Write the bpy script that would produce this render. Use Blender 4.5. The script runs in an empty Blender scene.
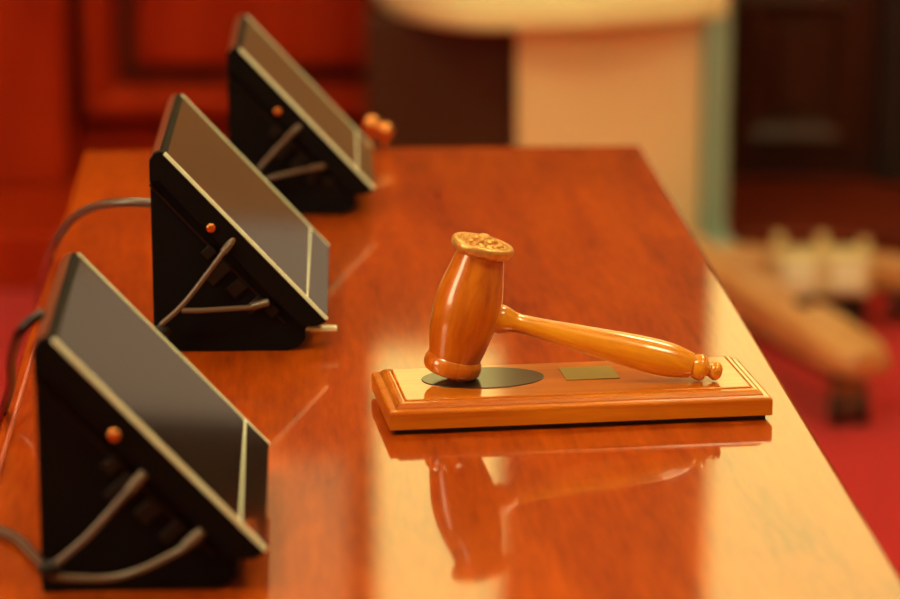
import bpy, bmesh, math, random
from mathutils import Vector, Matrix
C = bpy.context.scene.collection
R = math.radians
random.seed(7)

# ---------------------------------------------------------------- camera, world, exposure
cd = bpy.data.cameras.new('camera'); cam = bpy.data.objects.new('camera', cd); C.objects.link(cam)
cam.location = (0, 0, 1.34); cam.rotation_euler = (R(90 - 14.2), 0, 0)
cd.sensor_width = 36; cd.lens = 120; cd.clip_start = 0.05; cd.clip_end = 60
cd.dof.use_dof = True; cd.dof.focus_distance = 2.12; cd.dof.aperture_fstop = 4.3
bpy.context.scene.camera = cam
w = bpy.data.worlds.new('world'); bpy.context.scene.world = w; w.use_nodes = True
w.node_tree.nodes['Background'].inputs[0].default_value = (1, .75, .45, 1)
w.node_tree.nodes['Background'].inputs[1].default_value = 0.05
vs = bpy.context.scene.view_settings
vs.view_transform = 'Standard'; vs.look = 'None'; vs.gamma = 1; vs.exposure = 0.15; vs.use_curve_mapping = False
CEIL_E = 26.0       # ceiling light panels
WIN_E = 2.6        # tall bright windows
T = 0.75           # desk top height

# ---------------------------------------------------------------- materials
def srgb(r, g, b):
    f = lambda c: (c / 255 / 12.92) if c <= 10 else ((c / 255 + .055) / 1.055) ** 2.4
    return (f(r), f(g), f(b), 1)
def mat(name, col, rough=.5, metal=0, coat=0, coat_r=.05, spec=.5, bump=0, bscale=60, var=0, vscale=8, sheen=0):
    m = bpy.data.materials.new(name); m.use_nodes = True; nt = m.node_tree; b = nt.nodes['Principled BSDF']
    b.inputs['Base Color'].default_value = col; b.inputs['Roughness'].default_value = rough
    b.inputs['Metallic'].default_value = metal; b.inputs['Coat Weight'].default_value = coat
    b.inputs['Coat Roughness'].default_value = coat_r; b.inputs['Specular IOR Level'].default_value = spec
    b.inputs['Sheen Weight'].default_value = sheen
    tc = nt.nodes.new('ShaderNodeTexCoord')
    if var:
        n = nt.nodes.new('ShaderNodeTexNoise'); n.inputs['Scale'].default_value = vscale; n.inputs['Detail'].default_value = 5
        nt.links.new(tc.outputs['Object'], n.inputs['Vector'])
        mx = nt.nodes.new('ShaderNodeMix'); mx.data_type = 'RGBA'
        mx.inputs[6].default_value = tuple(c * (1 - var) for c in col[:3]) + (1,)
        mx.inputs[7].default_value = tuple(min(1, c * (1 + var)) for c in col[:3]) + (1,)
        nt.links.new(n.outputs[0], mx.inputs[0]); nt.links.new(mx.outputs[2], b.inputs['Base Color'])
    if bump:
        n = nt.nodes.new('ShaderNodeTexNoise'); n.inputs['Scale'].default_value = bscale; n.inputs['Detail'].default_value = 3
        nt.links.new(tc.outputs['Object'], n.inputs['Vector'])
        bp = nt.nodes.new('ShaderNodeBump'); bp.inputs['Strength'].default_value = bump; bp.inputs['Distance'].default_value = .001
        nt.links.new(n.outputs[0], bp.inputs['Height']); nt.links.new(bp.outputs[0], b.inputs['Normal'])
    return m
def wood(name, c1, c2, stretch=(1, 12, 12), scale=6, rough=.3, coat=.6, coat_r=.06, spec=.5, bump=.05, fleck=.25):
    """grain: noise stretched along one object axis, plus fine pores and broad mottling"""
    m = bpy.data.materials.new(name); m.use_nodes = True; nt = m.node_tree; b = nt.nodes['Principled BSDF']
    L = nt.links.new
    tc = nt.nodes.new('ShaderNodeTexCoord')
    mp = nt.nodes.new('ShaderNodeMapping'); mp.inputs['Scale'].default_value = stretch
    L(tc.outputs['Object'], mp.inputs['Vector'])
    n1 = nt.nodes.new('ShaderNodeTexNoise'); n1.inputs['Scale'].default_value = scale; n1.inputs['Detail'].default_value = 6
    n1.inputs['Distortion'].default_value = .6
    L(mp.outputs[0], n1.inputs['Vector'])
    n2 = nt.nodes.new('ShaderNodeTexNoise'); n2.inputs['Scale'].default_value = scale * .6; n2.inputs['Detail'].default_value = 3
    L(tc.outputs['Object'], n2.inputs['Vector'])
    n3 = nt.nodes.new('ShaderNodeTexNoise'); n3.inputs['Scale'].default_value = scale * 7; n3.inputs['Detail'].default_value = 2
    L(mp.outputs[0], n3.inputs['Vector'])
    r1 = nt.nodes.new('ShaderNodeValToRGB'); r1.color_ramp.elements[0].position = .32; r1.color_ramp.elements[1].position = .68
    r1.color_ramp.elements[0].color = c1; r1.color_ramp.elements[1].color = c2
    ad = nt.nodes.new('ShaderNodeMath'); ad.operation = 'MULTIPLY_ADD'; ad.inputs[1].default_value = .55
    ad2 = nt.nodes.new('ShaderNodeMath'); ad2.operation = 'MULTIPLY_ADD'; ad2.inputs[1].default_value = .45 - fleck * .4
    ad3 = nt.nodes.new('ShaderNodeMath'); ad3.operation = 'MULTIPLY'; ad3.inputs[1].default_value = fleck * .4
    L(n3.outputs[0], ad3.inputs[0]); L(n2.outputs[0], ad2.inputs[0]); L(ad3.outputs[0], ad2.inputs[2])
    L(n1.outputs[0], ad.inputs[0]); L(ad2.outputs[0], ad.inputs[2]); L(ad.outputs[0], r1.inputs[0])
    L(r1.outputs[0], b.inputs['Base Color'])
    b.inputs['Roughness'].default_value = rough; b.inputs['Coat Weight'].default_value = coat
    b.inputs['Coat Roughness'].default_value = coat_r; b.inputs['Specular IOR Level'].default_value = spec
    if bump:
        bp = nt.nodes.new('ShaderNodeBump'); bp.inputs['Strength'].default_value = bump; bp.inputs['Distance'].default_value = .0006
        L(n3.outputs[0], bp.inputs['Height']); L(bp.outputs[0], b.inputs['Normal'])
    return m
def emit(name, col, s):
    m = bpy.data.materials.new(name); m.use_nodes = True; nt = m.node_tree
    for n in list(nt.nodes): nt.nodes.remove(n)
    e = nt.nodes.new('ShaderNodeEmission'); o = nt.nodes.new('ShaderNodeOutputMaterial')
    e.inputs[0].default_value = col; e.inputs[1].default_value = s; nt.links.new(e.outputs[0], o.inputs[0]); return m

M = {}
M['desk'] = wood('desk_mahogany', srgb(128, 36, 0), srgb(198, 86, 0), (9, 1.2, 9), 3.2, .5, 1, .06, bump=.04, fleck=.7, spec=.08)
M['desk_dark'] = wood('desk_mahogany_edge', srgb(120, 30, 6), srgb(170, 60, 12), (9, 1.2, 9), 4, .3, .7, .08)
M['block'] = wood('sounding_block_oak', srgb(186, 86, 6), srgb(226, 138, 18), (1.2, 14, 14), 9, .3, .9, .07, bump=.05)
M['gavel'] = wood('gavel_wood', srgb(176, 78, 6), srgb(224, 130, 16), (14, 14, 1.6), 12, .28, 1, .09, bump=.04)
M['handle'] = wood('gavel_handle_wood', srgb(216, 122, 8), srgb(250, 176, 32), (14, 14, 1.6), 12, .28, 1, .1, bump=.04)
M['panel'] = wood('wall_mahogany', srgb(142, 28, 3), srgb(186, 54, 6), (8, 8, 1), 3, .6, 0, .3, spec=.12)
M['door'] = wood('door_walnut', srgb(38, 14, 6), srgb(68, 28, 8), (8, 8, 1), 3, .45, .2, .2, spec=.3)
M['dais'] = wood('dais_wood', srgb(86, 24, 6), srgb(122, 42, 10), (1, 8, 8), 3, .5, 0, .2, spec=.2)
M['carpet'] = mat('red_carpet', srgb(190, 8, 14), .95, bump=.6, bscale=900, var=.12, vscale=300, spec=.1, sheen=.2)
M['black'] = mat('black_plastic', srgb(12, 8, 9), .6, bump=.08, bscale=1500, spec=.12)
M['black2'] = mat('black_plastic_detail', srgb(24, 15, 13), .5, spec=.25)
M['topsheen'] = mat('brown_top_reflection', srgb(120, 70, 48), .3)  # reflection of desk and wall put into the colour
M['glass'] = mat('screen_glass', srgb(38, 28, 20), .07, coat=1, coat_r=.05, spec=.7, var=.2, vscale=14)
M['rim'] = mat('pale_rim_highlight', srgb(236, 252, 222), .3)  # pale colour stands for the highlights along the metal edge
M['brass'] = mat('brass', srgb(226, 150, 84), .25, metal=1)
M['plaque'] = mat('plaque_brass', srgb(170, 150, 84), .35, metal=.8, bump=.1, bscale=400)
M['inlay'] = mat('black_inlay', srgb(26, 20, 14), .35, coat=.6, coat_r=.12, bump=.1, bscale=600, var=.5, vscale=120)
M['cable'] = mat('grey_brown_cable', srgb(98, 80, 66), .25, spec=.8)
M['cable_b'] = mat('black_cable', srgb(24, 16, 14), .35, spec=.5)
M['cord'] = mat('pinkish_cord', srgb(190, 96, 70), .4, spec=.5)
M['cap'] = mat('gavel_cap_metal', srgb(240, 170, 92), .3, metal=.5, bump=1, bscale=260, var=.45, vscale=220)
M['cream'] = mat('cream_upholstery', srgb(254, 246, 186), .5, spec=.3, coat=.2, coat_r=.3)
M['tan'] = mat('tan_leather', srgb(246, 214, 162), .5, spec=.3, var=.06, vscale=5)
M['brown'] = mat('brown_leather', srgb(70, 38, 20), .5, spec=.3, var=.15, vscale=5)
M['back'] = mat('backrest_leather', srgb(146, 118, 88), .5, spec=.3)
M['teal'] = mat('grey_green_metal', srgb(150, 184, 165), .35, metal=0)
M['legwood'] = wood('chair_leg_wood', srgb(190, 128, 66), srgb(226, 174, 108), (2, 2, 8), 6, .35, .5, .15)
M['rubber'] = mat('caster_rubber', srgb(26, 18, 16), .5)
M['caster'] = mat('caster_tan', srgb(150, 104, 64), .45)
M['box'] = mat('cream_plastic', srgb(222, 204, 146), .4)
M['boxpale'] = mat('pale_plastic', srgb(250, 250, 215), .35)
M['plaster'] = mat('cream_plaster', srgb(196, 164, 112), .8, var=.05)
M['ceil'] = mat('ceiling_white', srgb(225, 200, 160), .9)
M['window'] = emit('window_daylight', (1, .80, .24, 1), WIN_E)
M['window_dim'] = emit('window_curtained_daylight', (1, .56, .2, 1), WIN_E * .35)
M['door_glow'] = emit('added_door_glow', (1, .66, .38, 1), .26)  # unseen glow, mirrored by the desk screens
M['lamp'] = emit('ceiling_lamp_diffuser', (1, .90, .47, 1), CEIL_E)

# ---------------------------------------------------------------- helpers
def put(o, parent=None, kind=None, label=None):
    C.objects.link(o)
    if parent: o.parent = parent
    if kind: o['kind'] = kind
    if label: o['label'] = label
    return o
def obj(name, bm, m, parent=None, kind=None, label=None, smooth=None, bev=0):
    bmesh.ops.recalc_face_normals(bm, faces=bm.faces)
    me = bpy.data.meshes.new(name); bm.to_mesh(me); bm.free()
    for mm in (m if isinstance(m, (list, tuple)) else [m]): me.materials.append(mm)
    if smooth is not None:
        for p in me.polygons: p.use_smooth = True
        me.set_sharp_from_angle(angle=R(smooth))
    o = bpy.data.objects.new(name, me); put(o, parent, kind, label)
    if bev:
        b = o.modifiers.new('bevel', 'BEVEL'); b.width = bev; b.segments = 3; b.limit_method = 'ANGLE'; b.angle_limit = R(35)
    return o
def thing(name, label, cat, loc=(0, 0, 0), rz=0, group=None):
    o = bpy.data.objects.new(name, None); o.empty_display_size = .05; C.objects.link(o)
    o.location = loc; o.rotation_euler = (0, 0, rz); o['label'] = label; o['category'] = cat
    if group: o['group'] = group
    return o
def tag(o, label, cat, group=None):
    o['label'] = label; o['category'] = cat
    if group: o['group'] = group
    return o
def box(bm, a, b):
    vs = [bm.verts.new((x, y, z)) for x in (a[0], b[0]) for y in (a[1], b[1]) for z in (a[2], b[2])]
    for f in ((0, 1, 3, 2), (4, 6, 7, 5), (0, 4, 5, 1), (2, 3, 7, 6), (0, 2, 6, 4), (1, 5, 7, 3)):
        bm.faces.new([vs[i] for i in f])
def BX(*ab):
    bm = bmesh.new()
    for a, b in ab: box(bm, a, b)
    return bm
def prism(bm, pts, axis, lo, hi):
    """polygon pts (p,q) extruded along axis 'y' (p=x,q=z) or 'z' (p=x,q=y)"""
    mk = (lambda p, q, h: (p, h, q)) if axis == 'y' else (lambda p, q, h: (p, q, h))
    A = [bm.verts.new(mk(p, q, lo)) for p, q in pts]; B = [bm.verts.new(mk(p, q, hi)) for p, q in pts]
    bm.faces.new(A); bm.faces.new(B[::-1]); n = len(pts)
    for i in range(n): bm.faces.new((A[i], A[(i + 1) % n], B[(i + 1) % n], B[i]))
def PR(pts, axis, lo, hi):
    bm = bmesh.new(); prism(bm, pts, axis, lo, hi); return bm
def lathe(prof, seg=64, mtx=None):
    bm = bmesh.new(); rings = []
    for h, r in prof:
        if r < 1e-6: rings.append([bm.verts.new((0, 0, h))])
        else: rings.append([bm.verts.new((r * math.cos(2 * math.pi * i / seg), r * math.sin(2 * math.pi * i / seg), h)) for i in range(seg)])
    for a, b in zip(rings, rings[1:]):
        for i in range(seg):
            j = (i + 1) % seg
            if len(a) == 1 and len(b) == 1: continue
            if len(a) == 1: bm.faces.new((a[0], b[i], b[j]))
            elif len(b) == 1: bm.faces.new((a[i], a[j], b[0]))
            else: bm.faces.new((a[i], a[j], b[j], b[i]))
    for rg in (rings[0], rings[-1]):
        if len(rg) > 1: bm.faces.new(rg)
    if mtx is not None: bmesh.ops.transform(bm, matrix=mtx, verts=bm.verts)
    return bm
def smoothprof(pts, n=6):
    out = []
    P = [pts[0]] + list(pts) + [pts[-1]]
    for i in range(1, len(P) - 2):
        p0, p1, p2, p3 = P[i - 1:i + 3]
        for k in range(n):
            t = k / n
            out.append(tuple(.5 * ((2 * p1[c]) + (-p0[c] + p2[c]) * t + (2 * p0[c] - 5 * p1[c] + 4 * p2[c] - p3[c]) * t * t + (-p0[c] + 3 * p1[c] - 3 * p2[c] + p3[c]) * t ** 3) for c in range(len(p1))))
    out.append(tuple(pts[-1])); return out
def tube(pts, r, seg=14, n=8, taper=None):
    path = [Vector(p) for p in (smoothprof(pts, n) if n > 1 else pts)]
    bm = bmesh.new(); rings = []; up = Vector((0, 0, 1)); N = len(path)
    t0 = (path[1] - path[0]).normalized(); u = t0.orthogonal().normalized()
    for i, p in enumerate(path):
        t = (path[min(i + 1, N - 1)] - path[max(i - 1, 0)]).normalized()
        u = (u - t * u.dot(t)).normalized(); v = t.cross(u)
        rr = r if taper is None else taper(i / (N - 1))
        rings.append([bm.verts.new(p + (u * math.cos(2 * math.pi * k / seg) + v * math.sin(2 * math.pi * k / seg)) * rr) for k in range(seg)])
    for a, b in zip(rings, rings[1:]):
        for k in range(seg): bm.faces.new((a[k], a[(k + 1) % seg], b[(k + 1) % seg], b[k]))
    bm.faces.new(rings[0]); bm.faces.new(rings[-1]); return bm
def ball(r, loc, sx=1, sy=1, sz=1, seg=24):
    bm = bmesh.new(); bmesh.ops.create_uvsphere(bm, u_segments=seg, v_segments=seg // 2, radius=r)
    bmesh.ops.transform(bm, matrix=Matrix.Translation(loc) @ Matrix.Diagonal((sx, sy, sz, 1)), verts=bm.verts); return bm

# ---------------------------------------------------------------- room shell
XL, XR, YB, YF, ZC = -2.2, 2.6, -1.6, 5.9, 3.3
obj('floor', BX(((XL, YB, -.06), (XR, YF, 0))), M['carpet'], kind='structure')
obj('ceiling', BX(((XL, YB, ZC), (XR, YF, ZC + .06))), M['ceil'], kind='structure')
obj('wall_left', BX(((XL - .1, YB, 0), (XL, YF, ZC))), M['panel'], kind='structure')
obj('wall_right', BX(((XR, YB, 0), (XR + .1, YF, ZC))), M['plaster'], kind='structure')
obj('wall_front', BX(((XL, YB - .1, 0), (XR, YB, ZC))), M['plaster'], kind='structure')
# far wall: mahogany left and centre, dark door on the right, plaster beyond it
wb = obj('wall_back', BX(((XL, YF, 0), (1.30, YF + .1, ZC))), M['panel'], kind='structure')
obj('wall_back', BX(((1.30, YF, 0), (XR, YF + .1, ZC))), M['plaster'], kind='structure')
obj('platform', BX(((XL, 5.37, 0), (.3, YF, .107))), M['panel'], kind='structure', bev=.01)
obj('platform', BX(((.3, 5.37, 0), (XR, YF, .107))), M['dais'], kind='structure', bev=.01)

def frame_mould(x0, x1, z0, z1, y, wdt, dep, m, name):
    """mitred rectangular moulding with a stepped profile, in front of the wall plane y"""
    bm = bmesh.new()
    prof = [(0, 0), (0, .002), (wdt * .14, .002), (wdt * .2, dep * .8), (wdt * .32, dep), (wdt * .46, dep), (wdt * .6, dep * .75), (wdt * .66, .002), (wdt * .9, .002), (wdt * .9, 0)]
    loops = []
    for o, d in prof:
        loops.append([bm.verts.new(p) for p in ((x0 + o, y - d, z0 + o), (x1 - o, y - d, z0 + o), (x1 - o, y - d, z1 - o), (x0 + o, y - d, z1 - o))])
    for a, b in zip(loops, loops[1:]):
        for k in range(4): bm.faces.new((a[k], a[(k + 1) % 4], b[(k + 1) % 4], b[k]))
    return obj(name, bm, m, kind='structure')
def groove_strip(n, x0, x1, z0, z1, y, wd, m):
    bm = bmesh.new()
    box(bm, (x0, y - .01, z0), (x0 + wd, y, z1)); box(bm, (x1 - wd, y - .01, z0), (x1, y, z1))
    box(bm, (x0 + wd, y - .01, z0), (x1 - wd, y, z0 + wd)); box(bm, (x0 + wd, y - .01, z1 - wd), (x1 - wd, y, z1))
    return obj('trim_%d' % n, bm, m, kind='structure')  # flat frame, its dark colour stands for groove shade
M['groove_shade'] = mat('painted_groove_shade', srgb(76, 24, 5), .6, spec=.15)  # shade of the panel grooves painted as dark strips
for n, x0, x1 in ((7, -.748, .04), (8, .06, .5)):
    groove_strip(n, x0 + .001, x1 - .001, .206, 1.349, YF - .003, .022, M['groove_shade'])
    groove_strip(n + 2, x0 + .094, x1 - .094, .300, 1.255, YF - .003, .03, M['groove_shade'])
# left: pilaster, framed panels
obj('trim_1', BX(((-1.35, 5.78, .107), (-.75, YF, ZC))), M['panel'], kind='structure', bev=.012)
frame_mould(-.748, .04, .205, 1.35, YF, .125, .07, M['panel'], 'trim_2')
obj('trim_3', BX(((-.620, 5.865, .33), (-.085, YF, 1.225))), M['panel'], kind='structure', bev=.02)
frame_mould(.06, .5, .205, 1.35, YF, .12, .07, M['panel'], 'trim_4')
# chair rail below the windows
obj('trim_5', BX(((-.75, 5.84, 1.39), (1.3, YF, 1.45))), M['panel'], kind='structure', bev=.01)
# dark panelled door at right
dr = obj('door_1', BX(((.52, 5.86, .107), (1.0, 5.90, 1.38))), M['door'], kind='structure', bev=.004)
def door_panel(z0, z1):
    bm = bmesh.new(); x0, x1, y = .56, .80, 5.86
    prof = [(0, 0), (0, .022), (.03, .028), (.05, .012), (.075, .008), (.085, .022), (.1, .022)]
    loops = []
    for o, d in prof:
        loops.append([bm.verts.new(p) for p in ((x0 + o, y - d, z0 + o), (x1 - o, y - d, z0 + o), (x1 - o, y - d, z1 - o), (x0 + o, y - d, z1 - o))])
    for a, b in zip(loops, loops[1:]):
        for k in range(4): bm.faces.new((a[k], a[(k + 1) % 4], b[(k + 1) % 4], b[k]))
    bm.faces.new(loops[-1])
    return obj('door_panel', bm, M['door'], dr)
door_panel(.165, .49); obj('glow_pane', BX(((.53, 5.852, .52), (.83, 5.86, 1.30))), M['door_glow'], dr)  # upper pane added as a glow for the screens to reflect
obj('trim_6', BX(((.845, 5.80, .107), (1.02, 5.90, 1.38))), mat('dark_pilaster', srgb(24, 12, 10), .5), kind='structure', bev=.008)
# tall bright windows above eye level
def window(n, x0, x1, z0, z1, m, bars=()):
    fr = obj('window_%d' % n, BX(((x0 - .05, 5.86, z0 - .05), (x0, YF, z1 + .05)), ((x1, 5.86, z0 - .05), (x1 + .05, YF, z1 + .05)),
                                 ((x0, 5.86, z0 - .05), (x1, YF, z0)), ((x0, 5.86, z1), (x1, YF, z1 + .05))), M['panel'], kind='structure')
    obj('pane', BX(((x0, 5.885, z0), (x1, 5.895, z1))), m, fr)
    return fr
window(1, -.15, .10, 1.75, 2.9, M['window'])
window(2, -.42, -.21, 1.98, 2.9, M['window_dim'])
window(3, .53, 1.24, 1.535, 2.9, M['window'])
window(4, 1.40, 2.3, .5, 2.9, M['window_dim'])  # added out of view so the screens reflect something bright

# glowing window added in the left wall to put highlights on the gavel
lw = obj('window_5', BX(((XL, .75, 1.0), (XL + .05, .8, 2.7)), ((XL, 1.5, 1.0), (XL + .05, 1.55, 2.7)), ((XL, .8, 1.0), (XL + .05, 1.5, 1.05)), ((XL, .8, 2.65), (XL + .05, 1.5, 2.7))), M['panel'], kind='structure')
obj('pane', BX(((XL + .004, .8, 1.05), (XL + .012, 1.5, 2.65))), emit('added_side_glow', (1, .85, .5, 1), 9), lw)

# ceiling lamps
for i, (x, y) in enumerate(((-1.1, 1.0), (1.1, 1.0), (-1.1, 3.6), (1.1, 3.6))):
    t = thing('ceiling_light', ['square ceiling light panel near the front left', 'square ceiling light panel near the front right',
              'square ceiling light panel over the left wall panels', 'square ceiling light panel over the dark door side'][i], 'ceiling light', (x, y, ZC), 0, 'ceiling light panels')
    obj('diffuser', BX(((-.3, -.3, -.03), (.3, .3, -.02))), M['lamp'], t)
    obj('frame', BX(((-.34, -.34, -.04), (-.3, .34, 0)), ((.3, -.34, -.04), (.34, .34, 0)), ((-.3, -.34, -.04), (.3, -.3, 0)), ((-.3, .3, -.04), (.3, .34, 0))), M['ceil'], t)

# small ceiling lamps added to brighten the gavel and the background
for i, (x, y, pw, lab) in enumerate(((-.55, 2.1, 110, 'small round ceiling fill light added above the desk'), (.25, 4.2, 130, 'small round ceiling fill light added above the boxy chair'),
                                  (-1.0, 4.7, 36, 'small round ceiling fill light added by the left wall panels'))):
    t = thing('fill_spotlight', lab, 'fill_spotlight', (x, y, ZC), 0, 'added ceiling fill lights')
    obj('rim', lathe([(-.03, .055), (-.03, .07), (0, .075), (0, .055)], 32), M['rim'], t)
    ld = bpy.data.lights.new('fill_bulb', 'AREA'); ld.shape = 'DISK'; ld.size = .09; ld.energy = pw; ld.color = (1, .90, .5)
    lo = bpy.data.objects.new('bulb', ld); C.objects.link(lo); lo.parent = t; lo.location = (0, 0, -.012)

# ---------------------------------------------------------------- desk
DA = R(3.3); DL, DW = 1.86, .557
dex = Vector((math.cos(DA), math.sin(DA), 0)); dey = Vector((-math.sin(DA), math.cos(DA), 0))
dc = Vector((.191, 2.968, 0)) - dex * DW / 2 - dey * DL / 2
dk = thing('wooden_desk', 'long polished reddish wooden desk carrying the gavel and the black screens', 'desk', dc, DA)
hw, hl = DW / 2, DL / 2
dt = obj('desktop', BX(((-hw, -hl, T - .035), (hw, hl, T))), M['desk'], dk, bev=.004)
obj('edge_molding', BX(((-hw + .012, -hl + .012, T - .062), (hw - .012, hl - .012, T - .035))), M['desk_dark'], dk, bev=.008)
obj('modesty_panel', BX(((-hw + .06, -hl + .05, .08), (-hw + .09, hl - .05, T - .062))), M['desk_dark'], dk)
for sy in (-1, 1):
    y0, y1 = sorted((sy * (hl - .06), sy * (hl - .1)))
    obj('side_panel', BX(((-hw + .09, y0, .0), (hw - .07, y1, T - .062))), M['desk_dark'], dk, bev=.004)
obj('plinth', BX(((-hw + .05, -hl + .05, 0), (-hw + .10, hl - .05, .08))), M['desk_dark'], dk, bev=.004)

# ---------------------------------------------------------------- sounding block
BA = R(8.1); BL, BD = .2665, .105
bc = Vector((.0835, 2.0235, T))
sb = thing('sounding_block', 'flat rectangular wooden sounding block lying under the gavel', 'sounding block', bc, BA)
def stack(bm, prof, hx, hy):
    """rounded-profile slab: prof = (inset, z)"""
    loops = []
    for o, z in prof:
        loops.append([bm.verts.new(p) for p in ((-hx + o, -hy + o, z), (hx - o, -hy + o, z), (hx - o, hy - o, z), (-hx + o, hy - o, z))])
    for a, b in zip(loops, loops[1:]):
        for k in range(4): bm.faces.new((a[k], a[(k + 1) % 4], b[(k + 1) % 4], b[k]))
    bm.faces.new(loops[0]); bm.faces.new(loops[-1])
bm = bmesh.new()
stack(bm, [(.0015, .0034), (0, .0042), (0, .0150), (.0006, .0162), (.0018, .0166), (.0052, .0168), (.0056, .0178), (.0066, .0192), (.0086, .0204),
           (.0108, .0206), (.0112, .0200), (.0120, .0200), (.0124, .0212), (.0134, .0216)], BL / 2, BD / 2)
obj('base', bm, M['block'], sb)
ZT = .0216
bm = bmesh.new(); stack(bm, [(0, 0), (0, .0034)], BL / 2 - .004, BD / 2 - .004)
obj('felt_pad', bm, M['rubber'], sb, label='black felt underside')
def local(o, p):
    d = Vector(p) - bc; return (d.x * math.cos(BA) + d.y * math.sin(BA), -d.x * math.sin(BA) + d.y * math.cos(BA))
lx, ly = local(sb, (.023, 2.022, 0))
oval = [(lx + .0432 * math.cos(2 * math.pi * i / 72), ly + .0265 * math.sin(2 * math.pi * i / 72)) for i in range(72)]
obj('inlay_disc', PR(oval, 'z', ZT - .001, ZT + .0006), M['inlay'], sb, bev=.0003, label='dark oval striking inlay')
def rect(x0, y0, x1, y1): return [(x0, y0), (x1, y0), (x1, y1), (x0, y1)]
px0, py0 = local(sb, (.079, 2.017, 0))
obj('plaque', PR(rect(px0 + .002, py0 - .002, px0 + .040, py0 + .030), 'z', ZT - .001, ZT + .0007), M['plaque'], sb, label='dull brass plate')

# ---------------------------------------------------------------- gavel
PH = R(13.6); zt = T + ZT + .0006
d = Vector((1, -.03, 0)).normalized(); z = Vector((0, 0, 1))
ha = d * math.cos(PH) - z * math.sin(PH)            # handle axis
aa = z * math.cos(PH) + d * math.sin(PH)            # head axis
rb = .0195
contact = Vector((.0195, 2.019, zt))
g0 = contact - ha * rb
gv = thing('gavel', 'polished wooden gavel resting on the sounding block', 'gavel', (g0.x, g0.y, g0.z))
def frame(ax, org):
    w_ = ax.normalized(); u = w_.cross(Vector((0, 1, 0))).normalized(); v = w_.cross(u)
    m = Matrix((u, v, w_)).transposed().to_4x4(); m.translation = org; return m
Mh = frame(aa, Vector((0, 0, 0))) @ Matrix.Diagonal((1, 1, 1.065, 1))
P = smoothprof([(.0, .0178), (.0012, .0193), (.004, .0203), (.0075, .0203), (.0100, .0192), (.0112, .0184)], 4) \
  + smoothprof([(.0118, .0186), (.020, .0206), (.034, .0232), (.047, .0236), (.060, .0219), (.072, .0190), (.080, .0172), (.0825, .0169)], 6)
o = obj('head', lathe([(0, 0)] + P), M['gavel'], gv, smooth=40); 
# shapes are lathed about local z so that the grain follows the axis; the part itself is tilted
o.matrix_basis = Mh
cap = obj('head_cap', lathe([(.0822, 0)] + smoothprof([(.0822, .0170), (.0835, .0196), (.0855, .0216), (.0880, .0222), (.0900, .0214), (.0906, .0200)], 4)
      + smoothprof([(.0900, .0186), (.0902, .0150), (.0912, .0120), (.0906, .0090), (.0925, .0060), (.0930, .003), (.0932, 0)], 4)), M['cap'], gv, smooth=40, label='ornate chased cap end')
cap.matrix_basis = Mh
bm = bmesh.new()
for ring, n_, rr, sz in ((0, 1, 0, .0036), (1, 7, .0062, .0024), (2, 15, .0125, .0016), (3, 26, .0172, .0010)):
    for k in range(n_):
        a_ = 2 * math.pi * k / n_ + ring * .4
        b2 = bmesh.ops.create_uvsphere(bm, u_segments=12, v_segments=8, radius=sz)
        bmesh.ops.transform(bm, matrix=Matrix.Translation((rr * math.cos(a_), rr * math.sin(a_), (.0930, .0920, .0908, .0901)[ring])) @ Matrix.Rotation(a_, 4, 'Z') @ Matrix.Diagonal((1.5, 1, .8, 1)), verts=b2['verts'])
o = obj('rosette', bm, M['cap'], cap, smooth=60, label='raised floral relief')
Mg = frame(ha, aa * .0455)
HP = smoothprof([(.017, .0088), (.0215, .0100), (.0255, .0102), (.0300, .0090), (.0350, .0072), (.042, .0068), (.060, .0078), (.085, .0096), (.110, .0114),
      (.132, .0124), (.147, .0118), (.157, .0100), (.1615, .0088)], 6) + smoothprof([(.1620, .0074), (.1650, .0088), (.1685, .0092), (.1715, .0080), (.1722, .0056), (.1740, .0046),
      (.1755, .0056), (.1785, .0066), (.1815, .0056), (.1832, .003), (.1836, 0)], 4)
hd = obj('handle', lathe([(.017, 0)] + HP, 48), M['handle'], gv, smooth=50); hd.matrix_basis = Mg

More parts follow.
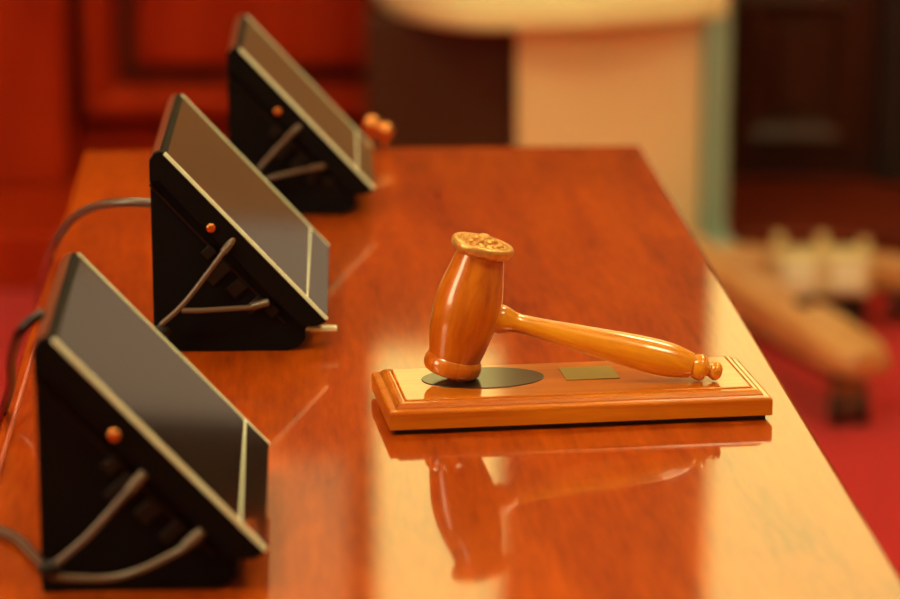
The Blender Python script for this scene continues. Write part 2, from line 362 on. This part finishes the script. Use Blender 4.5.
# ---------------------------------------------------------------- screens
def make_screen(depth, cables, tab=False):
    """local frame: x right, y away from the camera, origin at the near left foot"""
    t = thing('desktop_screen', '', 'screen', (0, 0, 0), 0, 'black slanted screens along the left side of the desk')
    D = depth
    # wedge housing
    body = [(0, 0), (0, .132), (.004, .1360), (.010, .131), (.112, .0285), (.1175, .0215), (.113, .016), (.1135, .0085), (.108, .003), (.100, 0)]
    obj('housing', PR(body, 'y', .006, D - .006), M['black'], t, bev=.0015)
    # recess strip, ribs and slots on the near side
    ux, uz = math.cos(R(47.06)), -math.sin(R(47.06)); nx, nz = math.sin(R(47.06)), math.cos(R(47.06))
    O = (.0100, .1545)                         # top outer edge of the slab
    q = lambda s, n: (O[0] + ux * s + nx * n, O[1] + uz * s + nz * n)
    LEN, TH = .177, .018
    obj('display_frame', PR([(0, .131), (0, .1475), (.0035, .1525), (.0075, .1542), q(.001, 0), q(LEN - .001, 0), q(LEN, -.0015), q(LEN - .002, -TH * .5), q(LEN - .010, -TH), q(.014, -TH)], 'y', 0, D), M['black'], t, bev=.0012)
    obj('glass', PR([q(.004, -.0004), q(.004, .0007), q(LEN - .024, .0007), q(LEN - .024, -.0004)], 'y', .004, D - .004), M['glass'], t)
    obj('lower_bezel', PR([q(LEN - .0225, -.0004), q(LEN - .0225, .0009), q(LEN - .002, .0009), q(LEN - .002, -.0004)], 'y', .003, D - .003), M['glass'], t)
    obj('top_reflection', PR([(.0006, .1478), (.0003, .1482), (.0032, .1532), (.0073, .1549), (.0076, .1540), (.0036, .1523)], 'y', .004, D - .004), M['topsheen'], t, label='painted reddish-brown reflection along the top edge')
    bm = bmesh.new()
    for y0, y1 in ((-.0006, .0022), (D - .0026, D + .0006)):
        prism(bm, [q(.002, -.0014), q(.002, .0013), q(LEN - .001, .0013), q(LEN - .001, -.0014)], 'y', y0, y1)
    prism(bm, [q(LEN - .0245, 0), q(LEN - .0245, .0010), q(LEN - .0222, .0010), q(LEN - .0222, 0)], 'y', .002, D - .002)
    obj('rim_highlight', bm, M['rim'], t, bev=.0006, label='thin metal rim with painted highlight')
    bm = bmesh.new()
    for s0, s1, n0, n1 in ((.075, .083, -.034, -.024), (.088, .1, -.045, -.026), (.108, .118, -.040, -.027), (.128, .135, -.040, -.025), (.140, .148, -.030, -.022)):
        prism(bm, [q(s0, n0), q(s1, n0), q(s1, n1), q(s0, n1)], 'y', .0035, .008)
    prism(bm, [q(.012, -.0265), q(.158, -.0265), q(.158, -.0245), q(.012, -.0245)], 'y', .0045, .008)
    obj('side_rib', bm, M['black2'], t, bev=.0008)
    kx, kz = .0445, .0965
    k = obj('knob', lathe([(0, 0), (0, .0026), (.002, .0026), (.003, .0040)] + smoothprof([(.004, .0043), (.007, .0041), (.009, .0028), (.0096, 0)], 4), 32,
            Matrix.Translation((kx, .007, kz)) @ Matrix.Rotation(R(90), 4, 'X')), M['brass'], t, smooth=40, label='small brass knob')
    for i, pts in enumerate(cables):
        c = obj('plug_cable', tube(pts, .0021), M['cable'], t, smooth=60, label='short cable plugged into the side')
        p0, p1 = Vector(pts[0]), Vector(pts[1]); dr_ = (p0 - p1).normalized()
        obj('plug', tube([p0 - dr_ * .010, p0 + dr_ * .004], 0.0031, n=1), M['cable'], c, smooth=40)
    obj('cable_tie', ball(.0065, (.006, -.006, .019), 1.1, .8, .8), M['black2'], t, smooth=60)
    if tab: obj('tab', BX(((.113, .014, .0125), (.137, .022, .0158))), M['boxpale'], t, bev=.001, label='pale projecting tab')
    return t
SC = [
  ('nearest of the three black slanted screens, its foot close to the bottom of the picture', (-.2355, 1.634), 3.0, .21,
   [[(.058, .001, .070), (.050, -.004, .062), (.028, -.006, .038), (.006, -.006, .019)],
    [(.090, .001, .035), (.080, -.005, .028), (.045, -.008, .014), (.006, -.006, .014)]], False),
  ('middle of the three black slanted screens, with a pale tab at its lower right', (-.2215, 2.165), 2.0, .24,
   [[(.059, .001, .085), (.053, -.004, .078), (.025, -.006, .042), (.006, -.006, .024)],
    [(.082, .001, .038), (.072, -.004, .0365), (.036, -.006, .035), (.022, -.006, .035)]], True),
  ('farthest black slanted screen, near the far end of the desk', (-.198, 2.632), 2.0, .19,
   [[(.062, .001, .082), (.056, -.004, .077), (.028, -.006, .047), (.008, -.006, .022)],
    [(.082, .001, .046), (.072, -.004, .045), (.036, -.006, .037), (.010, -.006, .026)]], False)]
for lab, (x, y), a, D, cb, tb in SC:
    t = make_screen(D, cb, tb); t['label'] = lab; t.location = (x, y, T); t.rotation_euler = (0, 0, R(a))

# ---------------------------------------------------------------- loose cables on the left
def P3(u, v, zz):      # point at height zz (camera-independent result, kept as plain numbers in metres)
    th = R(14.2); xx = (u - 450) / 3000; yy = (300 - v) / 3000
    r = Vector((xx, math.cos(th) + yy * math.sin(th), -math.sin(th) + yy * math.cos(th)))
    return tuple(Vector((0, 0, 1.34)) + r * (zz - 1.34) / r.z)
tag(obj('cable', tube([P3(158, 204, T + .098), P3(125, 203, T + .097), P3(95, 207, T + .09), P3(70, 222, T + .07), P3(52, 250, T + .03), P3(44, 275, T - .06), P3(36, 330, T - .25)], .0036), M['cable'], smooth=60),
    'grey-brown cable arching from the back of the middle screen over the desk edge', 'cable')
tag(obj('cable', tube([P3(44, 314, T + .152), P3(30, 322, T + .148), P3(17, 338, T + .135), P3(11, 362, T + .10), P3(10, 390, T + .05), P3(-4, 430, T - .05)], .0032), M['cable_b'], smooth=60),
    'black cable looping down behind the top of the nearest screen', 'cable')
tag(obj('cable', tube([P3(50, 572, T + .008), P3(34, 556, T + .006), P3(15, 538, T + .006), P3(-20, 524, T + .006)], .0034), M['cable'], smooth=60),
    'brown cable lying on the desk left of the nearest screen foot', 'cable')
tag(obj('cord', tube([P3(66, 262, T + .11), P3(52, 300, T + .08), P3(30, 365, T + .03), P3(12, 425, T + .005), P3(-4, 480, T + .004)], .0016), M['cord'], smooth=60),
    'thin reddish cord slanting down beside the nearest screen', 'cord')

# small twin knobs at the far end of the desk
tk = thing('twin_knob_stand', 'two small round orange knobs on short stems at the far end of the desk', 'knobs', (-.072, 2.925, T))
for x, y, zz, r in ((-.0065, .008, .027, .0095), (.007, .0, .0215, .0095)):
    obj('knob', ball(r, (x, y, zz)), M['brass'], tk, smooth=60)
    obj('stem', lathe([(0, .005), (.0015, .005), (.002, .0025), (zz - .004, .0025)], 20, Matrix.Translation((x, y, 0))), M['brass'], tk, smooth=40)

# ---------------------------------------------------------------- boxy swivel chair
ch = thing('swivel_chair', 'boxy chair with cream top, tan side and grey-green edge behind the desk', 'chair', (.22, 5.27, 0))
cx, cy = .22, 5.27
def L(pts): return [(x - cx, y - cy) for x, y in pts]
seat = smoothprof([(.50, 5.62), (.50, 5.36), (.49, 5.30), (.40, 5.24), (.25, 5.175), (.08, 5.155), (.0, 5.18), (-.07, 5.26), (-.12, 5.38), (-.135, 5.50), (-.135, 5.66), (.1, 5.68), (.40, 5.68)], 5)
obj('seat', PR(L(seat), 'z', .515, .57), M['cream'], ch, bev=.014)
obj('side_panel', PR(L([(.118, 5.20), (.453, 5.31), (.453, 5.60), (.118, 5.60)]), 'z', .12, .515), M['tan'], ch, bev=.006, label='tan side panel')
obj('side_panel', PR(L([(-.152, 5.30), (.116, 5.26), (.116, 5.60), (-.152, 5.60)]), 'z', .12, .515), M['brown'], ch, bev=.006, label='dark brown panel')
bm = bmesh.new()
prism(bm, L([(.453, 5.28), (.503, 5.31), (.503, 5.60), (.453, 5.60)]), 'z', .10, .56)
obj('edge_frame', bm, M['teal'], ch, bev=.01, label='grey-green metal edge')
obj('foot_bar', tube([(.48 - cx, 5.33 - cy, .13), (.485 - cx, 5.31 - cy, .105), (.505 - cx, 5.29 - cy, .09), (.54 - cx, 5.25 - cy, .085), (.57 - cx, 5.2 - cy, .08)], .022), M['teal'], ch, smooth=60, label='grey-green foot bar')
obj('backrest', PR(L([(-.13, 5.60), (.50, 5.60), (.49, 5.68), (-.12, 5.68)]), 'z', .57, 1.10), M['back'], ch, bev=.03)
hub = (.30 - cx, 5.24 - cy)
obj('hub', lathe([(.07, .05), (.13, .055), (.135, .03)], 32, Matrix.Translation((hub[0], hub[1], 0))), M['black'], ch)
def arm(ex, ey, w0=.034, w1=.045, dz=0, lift=0):
    e = Vector((ex - cx, ey - cy, 0)); h = Vector((hub[0], hub[1], 0)); dd = e - h; n_ = Vector((-dd.y, dd.x, 0)).normalized()
    bm = bmesh.new(); secs = []
    for t_, wd, zb, ztop in ((0, w0, .095, .165), (.3, w0, .090, .160), (.6, w0 * 1.05, .082, .145), (.85, w1, .072, .128), (.97, w1, .068, .116), (1.03, w1 * .7, .068, .105)):
        c = h + dd * t_
        secs.append([bm.verts.new((c.x + n_.x * a, c.y + n_.y * a, zz + lift + dz * (1 - t_))) for a, zz in ((-wd, zb), (wd, zb), (wd, ztop - .010), (wd * .6, ztop), (-wd * .6, ztop), (-wd, ztop - .010))])
    for a, b in zip(secs, secs[1:]):
        for k in range(6): bm.faces.new((a[k], a[(k + 1) % 6], b[(k + 1) % 6], b[k]))
    bm.faces.new(secs[0]); bm.faces.new(secs[-1])
    lg = obj('leg', bm, M['legwood'], ch, bev=.006)
    c0 = h + dd * .05; c1 = h + dd * .95
    obj('under_rail', tube([(c0.x, c0.y, .085 + lift), (h + dd * .5).to_tuple()[:2] + (.066 + lift,), (c1.x, c1.y, .060 + lift)], w0 * .55), M['rubber'], lg, smooth=60, label='black underside rail')
    c = h + dd * .96
    ang = math.atan2(dd.y, dd.x)
    cs = obj('caster', BX(((-.012, -.012, .03), (.012, .012, .070 + lift)), ((-.030, -.020, .056), (.030, .020, .068))), M['caster'], lg)
    cs.location = (c.x, c.y, 0)
    for sx in (-1, 1):
        wmt = Matrix.Translation((sx * .018, 0, .0265)) @ Matrix.Rotation(R(90), 4, 'Y')
        wl = obj('wheel', lathe([(-.012, .0), (-.012, .022), (-.008, .0265), (.008, .0265), (.012, .022), (.012, 0)], 28, wmt), M['rubber'], lg, smooth=40)
        wl.location = (c.x, c.y, 0)
        hb = obj('wheel_cap', lathe([(-.014, 0), (-.014, .017), (.014, .017), (.014, 0)], 24, wmt), M['caster'], lg); hb.location = (c.x, c.y, 0)
    return lg
la = arm(.635, 4.47, .042, .052, 0, .026)
bo = (la and (Vector((.635 - cx, 4.47 - cy, 0)) * .78 + Vector((hub[0], hub[1], 0)) * .22))
obj('bolt', ball(.017, (bo.x + .005, bo.y, .162), 1, 1, .5), M['door'], la, smooth=60)
arm(.83, 5.14, .026, .034, -.055); arm(-.15, 5.0, .03, .034); arm(.10, 4.72, .03, .034)

# small cream box with two pale panels
bxo = thing('cream_box', 'small cream box with two pale panels standing on the carpet behind the chair leg', 'box', (.640, 5.03, 0), R(2))
obj('base', BX(((-.078, -.02, 0), (.078, .038, .08))), M['rubber'], bxo, bev=.004)
obj('case', BX(((-.082, -.03, .08), (.082, .04, .154))), M['box'], bxo, bev=.006)
for sx in (-1, 1):
    obj('pale_panel', BX(((sx * .042 - .028, -.036, .09), (sx * .042 + .028, -.03, .143))), M['boxpale'], bxo, bev=.003)
for x in (-.074, 0, .074):
    obj('post', BX(((x - .009, -.01, .154), (x + .009, .012, .184 if x <= 0 else .174))), M['box'], bxo, bev=.003)
